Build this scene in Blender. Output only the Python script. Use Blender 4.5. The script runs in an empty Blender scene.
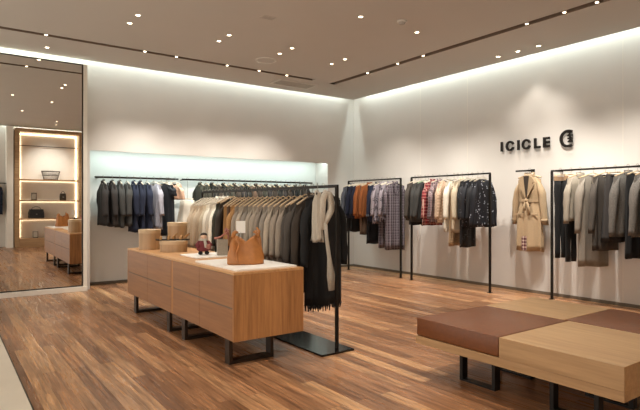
import bpy, bmesh, math, random
from mathutils import Vector, Matrix
PI = math.pi
C = bpy.context.scene.collection
rnd = random.Random(7)

# ------------------------------------------------------------------ materials
def lin(h):
    v = [int(h[i:i+2], 16)/255 for i in (0, 2, 4)]
    return [(c/12.92 if c <= .04045 else ((c+.055)/1.055)**2.4) for c in v] + [1]

class NT:
    def __init__(s, name):
        s.m = bpy.data.materials.new(name); s.m.use_nodes = True
        s.t = s.m.node_tree; s.b = s.t.nodes['Principled BSDF']
    def n(s, typ, **kw):
        x = s.t.nodes.new(typ)
        for k, v in kw.items():
            if k.startswith('i_'): x.inputs[k[2:].replace('_', ' ')].default_value = v
            else: setattr(x, k, v)
        return x
    def l(s, a, b): s.t.links.new(a, b)
    def coords(s, scale=(1, 1, 1), rot=(0, 0, 0), kind='Object'):
        tc = s.n('ShaderNodeTexCoord'); mp = s.n('ShaderNodeMapping')
        mp.inputs['Scale'].default_value = scale; mp.inputs['Rotation'].default_value = rot
        s.l(tc.outputs[kind], mp.inputs['Vector']); return mp.outputs['Vector']
    def ramp(s, fac, stops, interp='LINEAR'):
        r = s.n('ShaderNodeValToRGB'); e = r.color_ramp.elements; r.color_ramp.interpolation = interp
        while len(e) < len(stops): e.new(.5)
        for q, (p, c) in zip(e, stops): q.position = p; q.color = c
        s.l(fac, r.inputs['Fac']); return r.outputs['Color']
    def mix(s, fac, a, b, mode='MIX'):
        m = s.n('ShaderNodeMix', data_type='RGBA', blend_type=mode)
        for sock, v in ((m.inputs[0], fac), (m.inputs[6], a), (m.inputs[7], b)):
            if hasattr(v, 'links'): s.l(v, sock)
            else: sock.default_value = v
        return m.outputs[2]
    def bump(s, h, strength=.3, dist=.01):
        b = s.n('ShaderNodeBump'); b.inputs['Strength'].default_value = strength; b.inputs['Distance'].default_value = dist
        s.l(h, b.inputs['Height']); s.l(b.outputs['Normal'], s.b.inputs['Normal'])
    def math(s, op, a, b=None):
        m = s.n('ShaderNodeMath', operation=op)
        for i, v in enumerate((a, b)):
            if v is None: continue
            if hasattr(v, 'links'): s.l(v, m.inputs[i])
            else: m.inputs[i].default_value = v
        return m.outputs[0]

def sh(c, k): return [min(1, c[0]*k), min(1, c[1]*k), min(1, c[2]*k), 1]

def plain(name, hexc, rough=.6, metal=0, noise=.08, scale=8, bump=0):
    m = NT(name); c = lin(hexc)
    nz = m.n('ShaderNodeTexNoise', i_Scale=scale, i_Detail=4.0); m.l(m.coords(), nz.inputs['Vector'])
    m.l(m.ramp(nz.outputs['Fac'], [(.3, sh(c, 1-noise)), (.7, sh(c, 1+noise))]), m.b.inputs['Base Color'])
    m.b.inputs['Roughness'].default_value = rough; m.b.inputs['Metallic'].default_value = metal
    if bump: m.bump(nz.outputs['Fac'], bump, .003)
    return m.m

def wood(name, dark, light, grain_axis='Y', rough=.42, freq=34, stretch=.05, tone=1.0):
    """straight-grained timber; grain runs along grain_axis"""
    m = NT(name)
    sc = [1, 1, 1]; sc['XYZ'.index(grain_axis)] = stretch
    v = m.coords(tuple(sc))
    n1 = m.n('ShaderNodeTexNoise', i_Scale=float(freq), i_Detail=6.0, i_Roughness=.62); m.l(v, n1.inputs['Vector'])
    n2 = m.n('ShaderNodeTexNoise', i_Scale=5.0, i_Detail=2.0); m.l(v, n2.inputs['Vector'])
    f = m.math('ADD', m.math('MULTIPLY', n1.outputs['Fac'], .65), m.math('MULTIPLY', n2.outputs['Fac'], .35))
    m.l(m.ramp(f, [(.36, lin(dark)), (.64, lin(light))]), m.b.inputs['Base Color'])
    m.b.inputs['Roughness'].default_value = rough
    m.bump(n1.outputs['Fac'], .12, .002)
    return m.m

def fabric(name, hexc, var=.22, rough=.92, weave=260, sheen=.0):
    m = NT(name); c = lin(hexc)
    oi = m.n('ShaderNodeObjectInfo')
    v = m.coords()
    n1 = m.n('ShaderNodeTexNoise', i_Scale=float(weave), i_Detail=3.0); m.l(v, n1.inputs['Vector'])
    base = m.ramp(n1.outputs['Fac'], [(.35, sh(c, 1-var)), (.65, sh(c, 1+var))])
    r = m.ramp(oi.outputs['Random'], [(0, [.86, .86, .86, 1]), (1, [1.1, 1.1, 1.1, 1])])
    m.l(m.mix(1.0, base, r, 'MULTIPLY'), m.b.inputs['Base Color'])
    m.b.inputs['Roughness'].default_value = rough
    try: m.b.inputs['Sheen Weight'].default_value = sheen
    except Exception: pass
    m.bump(n1.outputs['Fac'], .25, .002)
    return m.m

def plaid(name, a, b, c, period=.05):
    m = NT(name); v = m.coords()
    sep = m.n('ShaderNodeSeparateXYZ'); m.l(v, sep.inputs[0])
    def band(o, off, wid, per):
        x = m.math('FRACT', m.math('ADD', m.math('MULTIPLY', o, 1/per), off)); return m.math('LESS_THAN', x, wid)
    hx = band(sep.outputs['X'], 50.1, .34, period); hz = band(sep.outputs['Z'], 50.4, .34, period)
    tx = band(sep.outputs['X'], 50.7, .1, period); tz = band(sep.outputs['Z'], 50.85, .1, period)
    s = m.math('MULTIPLY', m.math('ADD', hx, hz), .5)
    col = m.ramp(s, [(0, lin(a)), (.5, [(p+q)/2 for p, q in zip(lin(a), lin(b))]), (1, lin(b))])
    t = m.math('MULTIPLY', m.math('MAXIMUM', tx, tz), .75)
    m.l(m.mix(t, col, lin(c)), m.b.inputs['Base Color']); m.b.inputs['Roughness'].default_value = .9
    return m.m

def speckled(name, base, dot, scale=22, thr=.22):
    m = NT(name); v = m.coords()
    vo = m.n('ShaderNodeTexVoronoi', i_Scale=float(scale)); m.l(v, vo.inputs['Vector'])
    n = m.n('ShaderNodeTexNoise', i_Scale=9.0); m.l(v, n.inputs['Vector'])
    f = m.math('MULTIPLY', m.math('LESS_THAN', vo.outputs['Distance'], thr), m.math('GREATER_THAN', n.outputs['Fac'], .5))
    m.l(m.mix(f, lin(base), lin(dot)), m.b.inputs['Base Color']); m.b.inputs['Roughness'].default_value = .7
    return m.m

def quilted(name, base, dark, per=.05):
    m = NT(name); v = m.coords((1, 1, 1))
    sep = m.n('ShaderNodeSeparateXYZ'); m.l(v, sep.inputs[0])
    h = m.math('ADD', sep.outputs['X'], sep.outputs['Y'])
    u = m.math('ABSOLUTE', m.math('SUBTRACT', m.math('FRACT', m.math('ADD', m.math('MULTIPLY', m.math('ADD', h, sep.outputs['Z']), 1/per), 80.)), .5))
    w = m.math('ABSOLUTE', m.math('SUBTRACT', m.math('FRACT', m.math('ADD', m.math('MULTIPLY', m.math('SUBTRACT', h, sep.outputs['Z']), 1/per), 80.)), .5))
    q = m.math('MAXIMUM', u, w)
    m.l(m.ramp(q, [(.36, lin(base)), (.5, lin(dark))]), m.b.inputs['Base Color'])
    m.b.inputs['Roughness'].default_value = .7; m.bump(m.math('SUBTRACT', 1.0, q), .6, .01)
    return m.m

def emis(name, hexc, s):
    m = NT(name); m.b.inputs['Emission Color'].default_value = lin(hexc); m.b.inputs['Emission Strength'].default_value = s
    m.b.inputs['Base Color'].default_value = lin('E8E0D0'); return m.m

def floor_mat():
    m = NT('walnut_planks')
    v = m.coords(rot=(0, 0, PI/2))
    def brick(c1, c2, mortar):
        b = m.n('ShaderNodeTexBrick'); b.offset = .37; b.squash = 1
        b.inputs['Color1'].default_value = c1; b.inputs['Color2'].default_value = c2; b.inputs['Mortar'].default_value = mortar
        b.inputs['Scale'].default_value = 1; b.inputs['Mortar Size'].default_value = .0012; b.inputs['Mortar Smooth'].default_value = .3
        b.inputs['Brick Width'].default_value = 1.4; b.inputs['Row Height'].default_value = .11; b.inputs['Bias'].default_value = 0
        m.l(v, b.inputs['Vector']); return b
    br = brick([0, 0, 0, 1], [1, 1, 1, 1], [.4, .4, .4, 1])
    tone = m.ramp(br.outputs['Color'], [(0, lin(FL[0])), (.35, lin(FL[1])), (.7, lin(FL[2])), (1, lin(FL[3]))])
    g = m.coords((1, .045, 1))
    n1 = m.n('ShaderNodeTexNoise', i_Scale=38.0, i_Detail=8.0, i_Roughness=.65, i_Distortion=.25)
    # shift the grain plank by plank
    sc = m.n('ShaderNodeVectorMath', operation='ADD'); m.l(g, sc.inputs[0])
    sv = m.n('ShaderNodeVectorMath', operation='SCALE'); m.l(br.outputs['Color'], sv.inputs[0]); sv.inputs['Scale'].default_value = 7
    m.l(sv.outputs[0], sc.inputs[1]); m.l(sc.outputs[0], n1.inputs['Vector'])
    gr = m.ramp(n1.outputs['Fac'], [(.34, [.46, .42, .39, 1]), (.5, [.98, .97, .96, 1]), (.66, [1.55, 1.5, 1.42, 1])])
    col = m.mix(1.0, tone, gr, 'MULTIPLY')
    b2 = brick([1, 1, 1, 1], [1, 1, 1, 1], [.25, .2, .17, 1])
    m.l(m.mix(1.0, col, b2.outputs['Color'], 'MULTIPLY'), m.b.inputs['Base Color'])
    m.l(m.ramp(n1.outputs['Fac'], [(.3, [.34]*3+[1]), (.7, [.24]*3+[1])]), m.b.inputs['Roughness'])
    m.bump(b2.outputs['Color'], .2, .002)
    m.b.inputs['Specular IOR Level'].default_value = .45
    return m.m
FL = ('7A5439', '8C6344', '9F7250', 'BA8F66')

M = {}
M['floor'] = floor_mat()
M['tile'] = plain('cream_stone', 'E2D6C2', .35, noise=.04, scale=3)
M['wall'] = plain('warm_plaster', 'D0CAC2', .85, noise=.012, scale=3)
M['niche'] = plain('niche_paint', 'D2D2CC', .8, noise=.01)
M['ceil'] = plain('ceiling_paint', 'BDB7AE', .9, noise=.01, scale=2)
M['cove'] = plain('cove_paint', 'E8E6DE', .9, noise=.01)
M['slot'] = plain('slot_brown', '7A6858', .8)
M['skirt'] = plain('dark_skirting', '6A5D4D', .6)
M['black'] = plain('black_metal', '25211D', .42, .6, noise=.1)
M['base'] = plain('base_plate_metal', '3A3B39', .12, .85, noise=.1)
M['bronze'] = plain('bronze_leg', '3A2F26', .38, .7)
M['white'] = plain('white_lacquer', 'EFEAE0', .4, noise=.02)
M['frame'] = plain('mirror_frame_metal', '3A332B', .4, .7)
M['trim'] = plain('white_trim', 'E0D8CA', .6, noise=.02)
M['vent'] = plain('vent_grille', 'C8C2B8', .5)
M['dkvent'] = plain('vent_dark', 'A39D93', .6)
M['oak'] = wood('oak_top', 'B07C4E', 'CFA06C', 'Y')
M['oak_shaded'] = wood('oak_drawer_shaded', '825634', '9A6A42', 'Y')  # drawer-front oak darkened: the shade on the chest front is in its colour
M['oak_end'] = wood('oak_end_panel', '8A5B34', 'B9824E', 'Z', freq=46)
M['boxash'] = wood('pale_ash', 'A07E58', 'BC986E', 'Z', freq=24)
M['boxtop'] = wood('pale_ash_lid', 'B89A74', 'CFB38C', 'X', freq=24)
M['bench_wood'] = wood('bench_oak', 'A07C54', 'BC976B', 'Y', freq=40)
M['leather'] = plain('tan_leather', '70401F', .4, noise=.12, scale=30, bump=.15)
M['baglea'] = plain('camel_leather', 'A8692F', .5, noise=.12, scale=24, bump=.2)
M['shelf_wood'] = wood('shelf_oak', '9C7A58', 'BC9A72', 'X')
M['hang_wood'] = wood('hanger_beech', 'B99A76', 'D6BC98', 'X', freq=60)
M['hang_white'] = plain('hanger_cream', 'CFC4B0', .5)
M['hang_dark'] = plain('hanger_dark', '3A2F26', .5)
M['hang_green'] = plain('hanger_sage', '8DA27F', .5)
M['chrome'] = plain('hook_steel', '9A958C', .3, .9)
M['lens'] = emis('downlight_lens', 'FFE9C8', 9)
M['shelf_led_soft'] = emis('shelf_led_soft', 'FFE3BE', 2.2)
M['shelf_led'] = emis('shelf_led', 'FFE3BE', 4.5)
mi = NT('silver_mirror'); mi.b.inputs['Metallic'].default_value = 1; mi.b.inputs['Roughness'].default_value = .005
mi.b.inputs['Base Color'].default_value = [.80, .78, .745, 1]; M['mirror'] = mi.m
gl = NT('clear_glass'); gl.b.inputs['Transmission Weight'].default_value = .9; gl.b.inputs['Roughness'].default_value = .05
gl.b.inputs['Base Color'].default_value = lin('D8D2C4'); M['glass'] = gl.m
for k, h in dict(charcoal='2D2825', slate='3B3A37', navy='151B2F', ink='0E1016', lavender='9C9AA2', blackf='110F0E', olive='333226',
                 darkolive='22211B', taupe='8A7D6E', greige='A09280', stone='938878', beige='B9A78F', sand='AE9A80', cream='BDB2A1',
                 ivory='E3DCCB', camel='A57A4A', brown='5A4433', umber='33291F', rust='8A4E22', ash='5B574F', mist='857B6E',
                 oat='C2B39A', trench='A38B6C', blush='CDA88D', greyblue='4A4D54', midgrey='5C5750', darkgrey='433C35', red='8B2A2C',
                 burg='6E2A2C', rose='A2695A', skin='8F7358', leath='24211F').items():
    M[k] = fabric('cloth_'+k, h)
M['redplaid'] = plaid('cloth_red_plaid', '8C2A2E', '4E1A20', 'D8B9A8', .055)
M['pinkplaid'] = plaid('cloth_pink_check', '33272B', 'A88C8E', 'D9C7C6', .04)
M['plumplaid'] = plaid('cloth_plum_check', '261C22', '6A5D64', 'A89FA4', .05)
M['lavprint'] = speckled('cloth_lavender_print', '8F868C', '332C38', 30, .45)
M['floral'] = speckled('cloth_navy_floral', '0E0F18', 'A9ABB6', 26, .3)
M['floral2'] = speckled('cloth_black_floral', '100F13', '6F7279', 34, .25)
M['quilt'] = quilted('cloth_quilted_blush', 'D0B59A', '9A7C66')
M['quilt2'] = quilted('cloth_quilted_tan', 'A88C6A', '7A6248', .04)
M['burgplaid'] = plaid('cloth_burgundy_check', '5C2A30', 'CDB7A6', '2A1A1E', .05)
M['knit'] = fabric('cloth_knit_grey', '605A53', var=.35, weave=120)

# ------------------------------------------------------------------ mesh helpers
def box(bm, x0, x1, y0, y1, z0, z1, bev=0):
    r = bmesh.ops.create_cube(bm, size=1)
    for v in r['verts']:
        v.co = Vector(((x0+x1)/2+v.co.x*(x1-x0), (y0+y1)/2+v.co.y*(y1-y0), (z0+z1)/2+v.co.z*(z1-z0)))
    if bev:
        es = list({e for v in r['verts'] for e in v.link_edges})
        bmesh.ops.bevel(bm, geom=es, offset=bev, segments=3 if bev > .01 else 2, affect='EDGES', profile=.5)

def loft(bm, rings, closed=True, cap=True):
    rv = [[bm.verts.new(p) for p in r] for r in rings]
    n = len(rv[0])
    for a, b in zip(rv, rv[1:]):
        for i in range(n if closed else n-1):
            j = (i+1) % n
            bm.faces.new((a[i], a[j], b[j], b[i]))
    if cap:
        for r, rev in ((rv[0], True), (rv[-1], False)):
            try: bm.faces.new(list(reversed(r)) if rev else r)
            except Exception: pass
    return rv

def tube(bm, pts, r, n=8, flat=1.0, flat_axis=None):
    pts = [Vector(p) for p in pts]; rr = r if isinstance(r, (list, tuple)) else [r]*len(pts)
    rings = []; up = None
    for i, p in enumerate(pts):
        t = (pts[min(i+1, len(pts)-1)]-pts[max(i-1, 0)]).normalized()
        if up is None:
            up = Vector((0, 0, 1)) if abs(t.z) < .9 else Vector((0, 1, 0))
        a = (up-t*up.dot(t)).normalized(); up = a; b = t.cross(a)
        rings.append([p+(a*math.cos(q)*flat+b*math.sin(q))*rr[i] for q in [2*PI*k/n for k in range(n)]])
    loft(bm, rings)

def cyl(bm, x, y, z0, z1, r, n=32, r2=None, rx=None):
    r2 = r if r2 is None else r2; rx = rx or 1
    loft(bm, [[(x+rr*rx*math.cos(2*PI*k/n), y+rr*math.sin(2*PI*k/n), z) for k in range(n)] for z, rr in ((z0, r), (z1, r2))])

def prism(bm, pts, axis, a, b):
    """polygon pts (2D) extruded along axis from a to b"""
    def mk(p, h): return {'Y': (p[0], h, p[1]), 'X': (h, p[0], p[1]), 'Z': (p[0], p[1], h)}[axis]
    loft(bm, [[mk(p, a) for p in pts], [mk(p, b) for p in pts]])

def blob(bm, c, r, sub=2):
    q = bmesh.ops.create_icosphere(bm, subdivisions=sub, radius=1)
    for v in q['verts']: v.co = Vector((c[0]+v.co.x*r[0], c[1]+v.co.y*r[1], c[2]+v.co.z*r[2]))

def NB(): return bmesh.new()

def obj(name, bm, mat, parent=None, smooth=False, autosmooth=False):
    bmesh.ops.recalc_face_normals(bm, faces=bm.faces)
    me = bpy.data.meshes.new(name); bm.to_mesh(me); bm.free()
    me.materials.append(mat)
    if smooth:
        me.polygons.foreach_set('use_smooth', [True]*len(me.polygons))
        if autosmooth:
            try: me.set_sharp_from_angle(angle=math.radians(40))
            except Exception: pass
    o = bpy.data.objects.new(name, me); C.objects.link(o)
    if parent: o.parent = parent
    return o

def thing(name, label, cat, loc=(0, 0, 0), rz=0, group=None):
    o = bpy.data.objects.new(name, None); C.objects.link(o); o.empty_display_size = .1
    o.location = loc; o.rotation_euler = (0, 0, rz)
    o['label'] = label; o['category'] = cat
    if group: o['group'] = group
    return o

def tag(o, label, cat, group=None):
    o['label'] = label; o['category'] = cat
    if group: o['group'] = group
    return o

def struct(name, bm, m, parent=None):
    o = obj(name, bm, m, parent)
    if parent is None: o['kind'] = 'structure'
    return o

def copy_tree(o, parent=None):
    kids = list(o.children); c = o.copy(); C.objects.link(c); c.parent = parent
    for k in kids: copy_tree(k, c)
    return c

# ------------------------------------------------------------------ room
XR, YB, YF, XL, HC, HT = 7.36, 8.98, -.6, -3.0, 3.61, 3.98
bm = NB(); box(bm, .5, XR+.1, YF-.1, YB+.6, -.1, 0); struct('floor', bm, M['floor'])
bm = NB(); box(bm, XL, .49, YF-.1, YB+.6, -.1, 0); o = struct('floor_entry', bm, M['tile'])
bm = NB(); box(bm, .49, .5, YF-.1, YB+.6, -.1, .001); struct('trim_1', bm, M['frame'])
# back wall with the long recessed niche
NX0, NX1, NZ, ND = 1.93, 6.65, 2.22, .45
bm = NB()
box(bm, XL, NX0, YB, YB+ND+.1, 0, HT); box(bm, NX1, XR+.1, YB, YB+ND+.1, 0, HT)
box(bm, NX0, NX1, YB, YB+ND+.1, NZ+.14, HT); box(bm, NX0, NX1, YB, YB+.03, NZ, NZ+.14)
struct('wall_back', bm, M['wall'])
bm = NB(); box(bm, NX0, NX1, YB+ND, YB+ND+.1, 0, NZ+.14); struct('wall_niche', bm, M['niche'])
bm = NB(); box(bm, XR, XR+.1, YF-.1, YB, 0, HT); struct('wall_right', bm, M['wall'])
bm = NB(); box(bm, .3, XR, YF-.1, YF, 0, HT); struct('wall_front', bm, M['wall'])
# ceiling: dropped slab with two track slots, cove gap along the walls, deck above
def slab(bm, x0, x1, y0, y1): box(bm, x0, x1, y0, y1, HC, HC+.09)
CX, CY, CF = XR-.13, YB-.13, YF+.13
SL, SR = (7.85, .055), (5.96, .062)      # slot centre and half width
bm = NB()
slab(bm, XL, CX, SL[0]+SL[1], CY)                               # beyond the left slot
slab(bm, 5.5, CX, 7.93, SL[0]+SL[1])
slab(bm, 5.5, SR[0]-SR[1], CF, 7.93)
slab(bm, SR[0]+SR[1], CX, CF, 7.93)
slab(bm, XL, 5.5, CF, SL[0]-SL[1])
bm2 = bm
struct('ceiling', bm, M['ceil'])
bm = NB(); box(bm, XL, XR+.1, YF-.1, YB+.1, HT, HT+.08); struct('ceiling_deck', bm, M['cove'])
def slot_thing(label, x0, x1, y0, y1, axis):
    t = thing('recessed_track', label, 'light track', ((x0+x1)/2, (y0+y1)/2, HC), 0)
    b = NB(); dx, dy = (x1-x0)/2, (y1-y0)/2
    box(b, -dx, dx, -dy, dy, .07, .085)
    for s in (-1, 1):
        if axis == 'X': box(b, -dx, dx, s*dy-.004, s*dy+.004, .0, .075)
        else: box(b, s*dx-.004, s*dx+.004, -dy, dy, .0, .075)
    obj('channel', b, M['slot'], t); return t
slot_thing('long dark slot in the ceiling running beside the left back wall', XL+.05, 5.5, SL[0]-SL[1]+.004, SL[0]+SL[1]-.004, 'X')
slot_thing('long dark slot in the ceiling running beside the right wall', SR[0]-SR[1]+.004, SR[0]+SR[1]-.004, CF+.02, 7.93, 'Y')
# skirting
bm = NB(); box(bm, XR-.012, XR, YF, YB, 0, .045); struct('baseboard_right', bm, M['skirt'])
bm = NB(); box(bm, NX1, XR-.012, YB-.012, YB, 0, .045); box(bm, NX0, NX1, YB+ND-.012, YB+ND, 0, .045); struct('baseboard_back', bm, M['skirt'])
# fine panel joints of the right wall
for i, y in enumerate((7.0, 5.9, 3.35)):
    bm = NB(); box(bm, XR-.002, XR, y-.003, y+.003, .045, HC+.1); struct('trim_%d' % (i+2), bm, M['trim'])

# ceiling fittings
def downlight(x, y, label, group=None, z=HC, r=.028):
    t = thing('downlight', label, 'ceiling light', (x, y, z), 0, group)
    b = NB(); n = 20
    loft(b, [[(rr*math.cos(2*PI*k/n), rr*math.sin(2*PI*k/n), zz) for k in range(n)] for rr, zz in ((r+.012, 0), (r+.012, -.006), (r, -.007), (r-.004, .0))], cap=False)
    obj('trim_ring', b, M['vent'], t, True)
    b = NB(); cyl(b, 0, 0, -.004, -.001, r-.003, 20); obj('lens', b, M['lens'], t)
    return t
rows = [(1.91, 6.38, 'first'), (1.91, 6.72, 'first'), (3.12, 6.42, 'second'), (3.12, 6.74, 'second'), (4.12, 6.43, 'third'), (4.12, 6.77, 'third'), (5.1, 6.44, 'fourth'), (5.1, 6.78, 'fourth')]
for x, y, k in rows:
    side = 'nearer the camera' if y < 6.6 else 'farther from the camera'
    downlight(x, y, 'small round recessed downlight, %s one of the %s pair from the left' % (side, k), 'paired ceiling downlights')
downlight(4.1, 4.87, 'round downlight alone in the ceiling left of the smoke detector')
downlight(5.07, 4.88, 'round downlight alone in the ceiling right of the smoke detector')
for y, k in ((4.96, 'leftmost'), (4.62, 'middle one'), (4.29, 'rightmost')):
    downlight(6.91, y, 'small downlight %s of the three beside the right wall cove' % k, 'three wall washer downlights', r=.03)
downlight(1.24, 8.45, 'small downlight in the ceiling above the tall mirror')
# adjustable spots set in the tracks; each carries a real lamp
LAMPS = []
def spot(x, y, label, aim, power, size=50, group='spotlights in the ceiling tracks'):
    t = thing('track_spotlight', label, 'spotlight', (x, y, HC), 0, group)
    b = NB(); cyl(b, 0, 0, .0, .065, .026, 16); obj('lamp_body', b, M['trim'], t, True, True)
    b = NB(); cyl(b, 0, 0, -.003, .0, .016, 16); obj('lens', b, M['lens'], t)
    LAMPS.append((x, y, aim, power, size))
def lamp(x, y, aim, power, size, blend=1.0, rad=.06, z=HC-.02, col=(1, .945, .875)):
    L = bpy.data.lights.new('spot_lamp', 'SPOT'); L.energy = power; L.spot_size = math.radians(size); L.spot_blend = blend
    L.shadow_soft_size = rad; L.color = col
    o = bpy.data.objects.new('spot_lamp', L); C.objects.link(o); o.location = (x, y, z)
    o.rotation_euler = (Vector(aim)-Vector((x, y, z))).to_track_quat('-Z', 'Y').to_euler()
ordn = ['first', 'second', 'third', 'fourth', 'fifth', 'sixth', 'seventh']
for i, (x, px) in enumerate(((1.14, 1.2), (2.45, 2.5), (2.93, 3.0), (3.78, 3.7), (4.37, 4.5), (4.92, 5.2))):
    spot(x, 7.85, 'small spotlight in the left ceiling slot, %s from the left' % ordn[i], (px, 9.15, .45), 115 if x > 1.5 else 18, 66)
for i, (y, ay, pw) in enumerate(((6.9, 7.9, 100), (6.16, 6.6, 95), (5.61, 5.6, 105), (3.86, 4.4, 130), (3.37, 3.3, 110), (2.99, 2.7, 60))):
    spot(SR[0], y, 'small spotlight in the right ceiling slot, %s from the far end' % ordn[i], (7.15, ay, .45), pw*1.5, 74)
for a in LAMPS: lamp(*a)
LSC = 1.0
for x, y, k in rows: lamp(x, y, (x+.1, y-.3, 0), 50 if x < 2 else 82, 70)
for x, y, aim, pw, sz in ((4.1, 4.87, (3.3, 4.3, .6), 140, 66), (5.07, 4.88, (4.9, 4.6, .0), 150, 80), (6.91, 4.62, (7.36, 4.55, 2.5), 24, 60), (6.91, 4.96, (7.3, 4.9, 1.4), 20, 60), (6.91, 4.29, (7.3, 4.2, 1.7), 30, 60),
                          (2.0, 4.6, (2.3, 4.7, .7), 70, 50), (3.1, 2.9, (2.9, 3.0, .0), 95, 76), (4.1, 3.0, (4.2, 2.4, .4), 60, 75), (1.6, 2.9, (1.5, 2.8, 0), 50, 72), (1.2, 5.0, (1.1, 5.3, 0), 26, 70), (4.4, 1.2, (4.0, 1.8, .4), 50, 80), (2.6, 1.4, (2.4, 2.2, 0), 45, 80), (2.7, .7, (2.7, -.5, 1.7), 170, 84)):  # last lamp is an added, unseen one that brightens the mirrored shelving
    lamp(x, y, aim, pw, sz)
# lamps outside the frame get housings too, also the last, added for the shelving
for x, y in ((2.0, 4.6), (3.1, 2.9), (4.1, 3.0), (1.6, 2.9), (1.2, 5.0), (4.4, 1.2), (2.6, 1.4), (2.7, .7)):
    downlight(x, y, 'unseen recessed downlight in the ceiling above the near part of the shop', 'downlights above the camera side')

# cove and niche strips
def strip(x, y, z, lx, ly, power, col=(1, .97, .9), rot=(0, 0, 0)):
    L = bpy.data.lights.new('cove_strip', 'AREA'); L.shape = 'RECTANGLE'; L.size = lx; L.size_y = ly; L.energy = power; L.color = col; L.spread = 2.0
    o = bpy.data.objects.new('cove_strip', L); C.objects.link(o); o.location = (x, y, z); o.rotation_euler = rot; return o
cov = (.84, 1, .99)
strip((XL+XR)/2-.1, YB-.06, HT-.05, XR-XL-.3, .05, 46, cov)
strip(XR-.06, (YF+YB)/2-.12, HT-.05, .05, YB-YF-.45, 50, cov)
strip(4.0, YF+.06, HT-.05, 6.4, .05, 26, cov)
strip((NX0+NX1)/2, YB+.11, NZ+.12, NX1-NX0-.08, .08, 16, (.80, 1, 1), (math.radians(14), 0, 0)).data.spread = 2.6

# smoke detector, ring speaker, vents
t = thing('smoke_detector', 'small round smoke detector on the ceiling between two downlights', 'smoke detector', (4.61, 4.69, HC))
b = NB(); cyl(b, 0, 0, -.02, 0, .06, 24); obj('base', b, M['vent'], t, True, True)
b = NB(); cyl(b, 0, 0, -.045, -.02, .03, 24, .045); obj('sensor', b, M['dkvent'], t, True, True)
t = thing('ceiling_speaker', 'round recessed ceiling speaker with a pale ring', 'speaker', (4.13, 7.2, HC))
b = NB(); n = 40
loft(b, [[(rr*math.cos(2*PI*k/n), rr*math.sin(2*PI*k/n), zz) for k in range(n)] for rr, zz in ((.17, 0), (.17, -.012), (.135, -.012), (.13, 0))], cap=False); obj('rim', b, M['vent'], t, True)
b = NB(); cyl(b, 0, 0, -.006, -.001, .13, 32); obj('grille', b, M['ceil'], t)
t = thing('ceiling_vent', 'rectangular air vent in the ceiling by the left slot', 'vent', (5.38, 8.32, HC))
b = NB(); box(b, -.42, .42, -.19, .19, -.012, 0, .003); obj('frame', b, M['vent'], t)
b = NB()
for i in range(9): box(b, -.38, .38, -.15+i*.036, -.138+i*.036, -.016, -.011)
obj('grille', b, M['dkvent'], t)
t = thing('access_panel', 'small slatted panel in the ceiling near the speaker', 'vent', (3.22, 5.56, HC))
b = NB(); box(b, -.09, .09, -.06, .06, -.004, 0); obj('frame', b, M['ceil'], t)
b = NB()
for i in range(3): box(b, -.07, .07, -.036+i*.03, -.03+i*.03, -.007, -.003)
obj('grille', b, M['dkvent'], t)

# ------------------------------------------------------------------ mirror
MX0, MX1 = -1.3, 1.80
TILT = (.004, -.002)
t = thing('wall_mirror', 'tall mirror panel covering the wall left of the clothes niche', 'mirror', ((MX0+MX1)/2, 8.87, 0), TILT[1]); t.rotation_euler[0] = TILT[0]
w = (MX1-MX0)/2
b = NB(); box(b, -w, w, 0, .1, .03, 3.53); obj('backing', b, M['trim'], t)
b = NB(); box(b, -w+.012, w-.012, -.004, -.0005, .09, 3.52); obj('mirror_glass', b, M['mirror'], t)
b = NB()
box(b, -w, w, -.014, 0, 3.518, 3.535); box(b, -w, w, -.014, 0, .075, .092); box(b, w-.014, w+.004, -.014, 0, .08, 3.53); box(b, -w-.004, -w+.014, -.014, 0, .08, 3.53)
obj('frame', b, M['frame'], t)
b = NB(); box(b, -w-.02, w+.06, -.05, .1, .0, .074, .003); obj('plinth', b, M['trim'], t)
b = NB(); box(b, w+.005, w+.06, -.03, .1, .074, 3.53); obj('side_trim', b, M['trim'], t)

# ------------------------------------------------------------------ shelving seen in the mirror (front wall)
SX0, SX1, SY = 1.73, 3.64, YF
t = thing('wall_shelving', 'tall lit oak shelf unit reflected in the mirror', 'shelf unit', ((SX0+SX1)/2, SY, 0))
hw = (SX1-SX0)/2
b = NB(); box(b, -hw, hw, .003, .02, 0, 3.55); obj('back_panel', b, M['white'], t)
for s in (-1, 1):
    b = NB(); box(b, s*hw-(.14 if s > 0 else 0), s*hw+(.14 if s < 0 else 0), .02, .38, 0, 3.55, .004); obj('side_panel', b, M['shelf_wood'], t)
b = NB(); box(b, -hw+.14, hw-.14, .02, .38, 3.45, 3.55); obj('top_panel', b, M['shelf_wood'], t)
b = NB(); box(b, -hw+.14, hw-.14, .02, .40, 0, .26, .004); obj('plinth', b, M['shelf_wood'], t)
for z in (.86, 1.41, 2.04):
    b = NB(); box(b, -hw+.14, hw-.14, .02, .36, z-.045, z, .003); obj('shelf', b, M['shelf_wood'], t)
b = NB(); box(b, -hw+.14, hw-.14, .1, .12, 3.05, 3.07); obj('rail', b, M['bronze'], t)
for s in (-1, 1):
    b = NB(); box(b, s*(hw-.165)-.012, s*(hw-.165)+.012, .025, .045, .28, 3.43); obj('light_strip', b, M['shelf_led'], t)
b = NB(); box(b, -hw+.17, hw-.17, .025, .045, 3.40, 3.43); obj('light_strip', b, M['shelf_led'], t)
for z in (.80, 1.35, 1.98):
    b = NB(); box(b, -hw+.18, hw-.18, .03, .05, z, z+.012); obj('light_strip', b, M['shelf_led_soft'], t)

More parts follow.
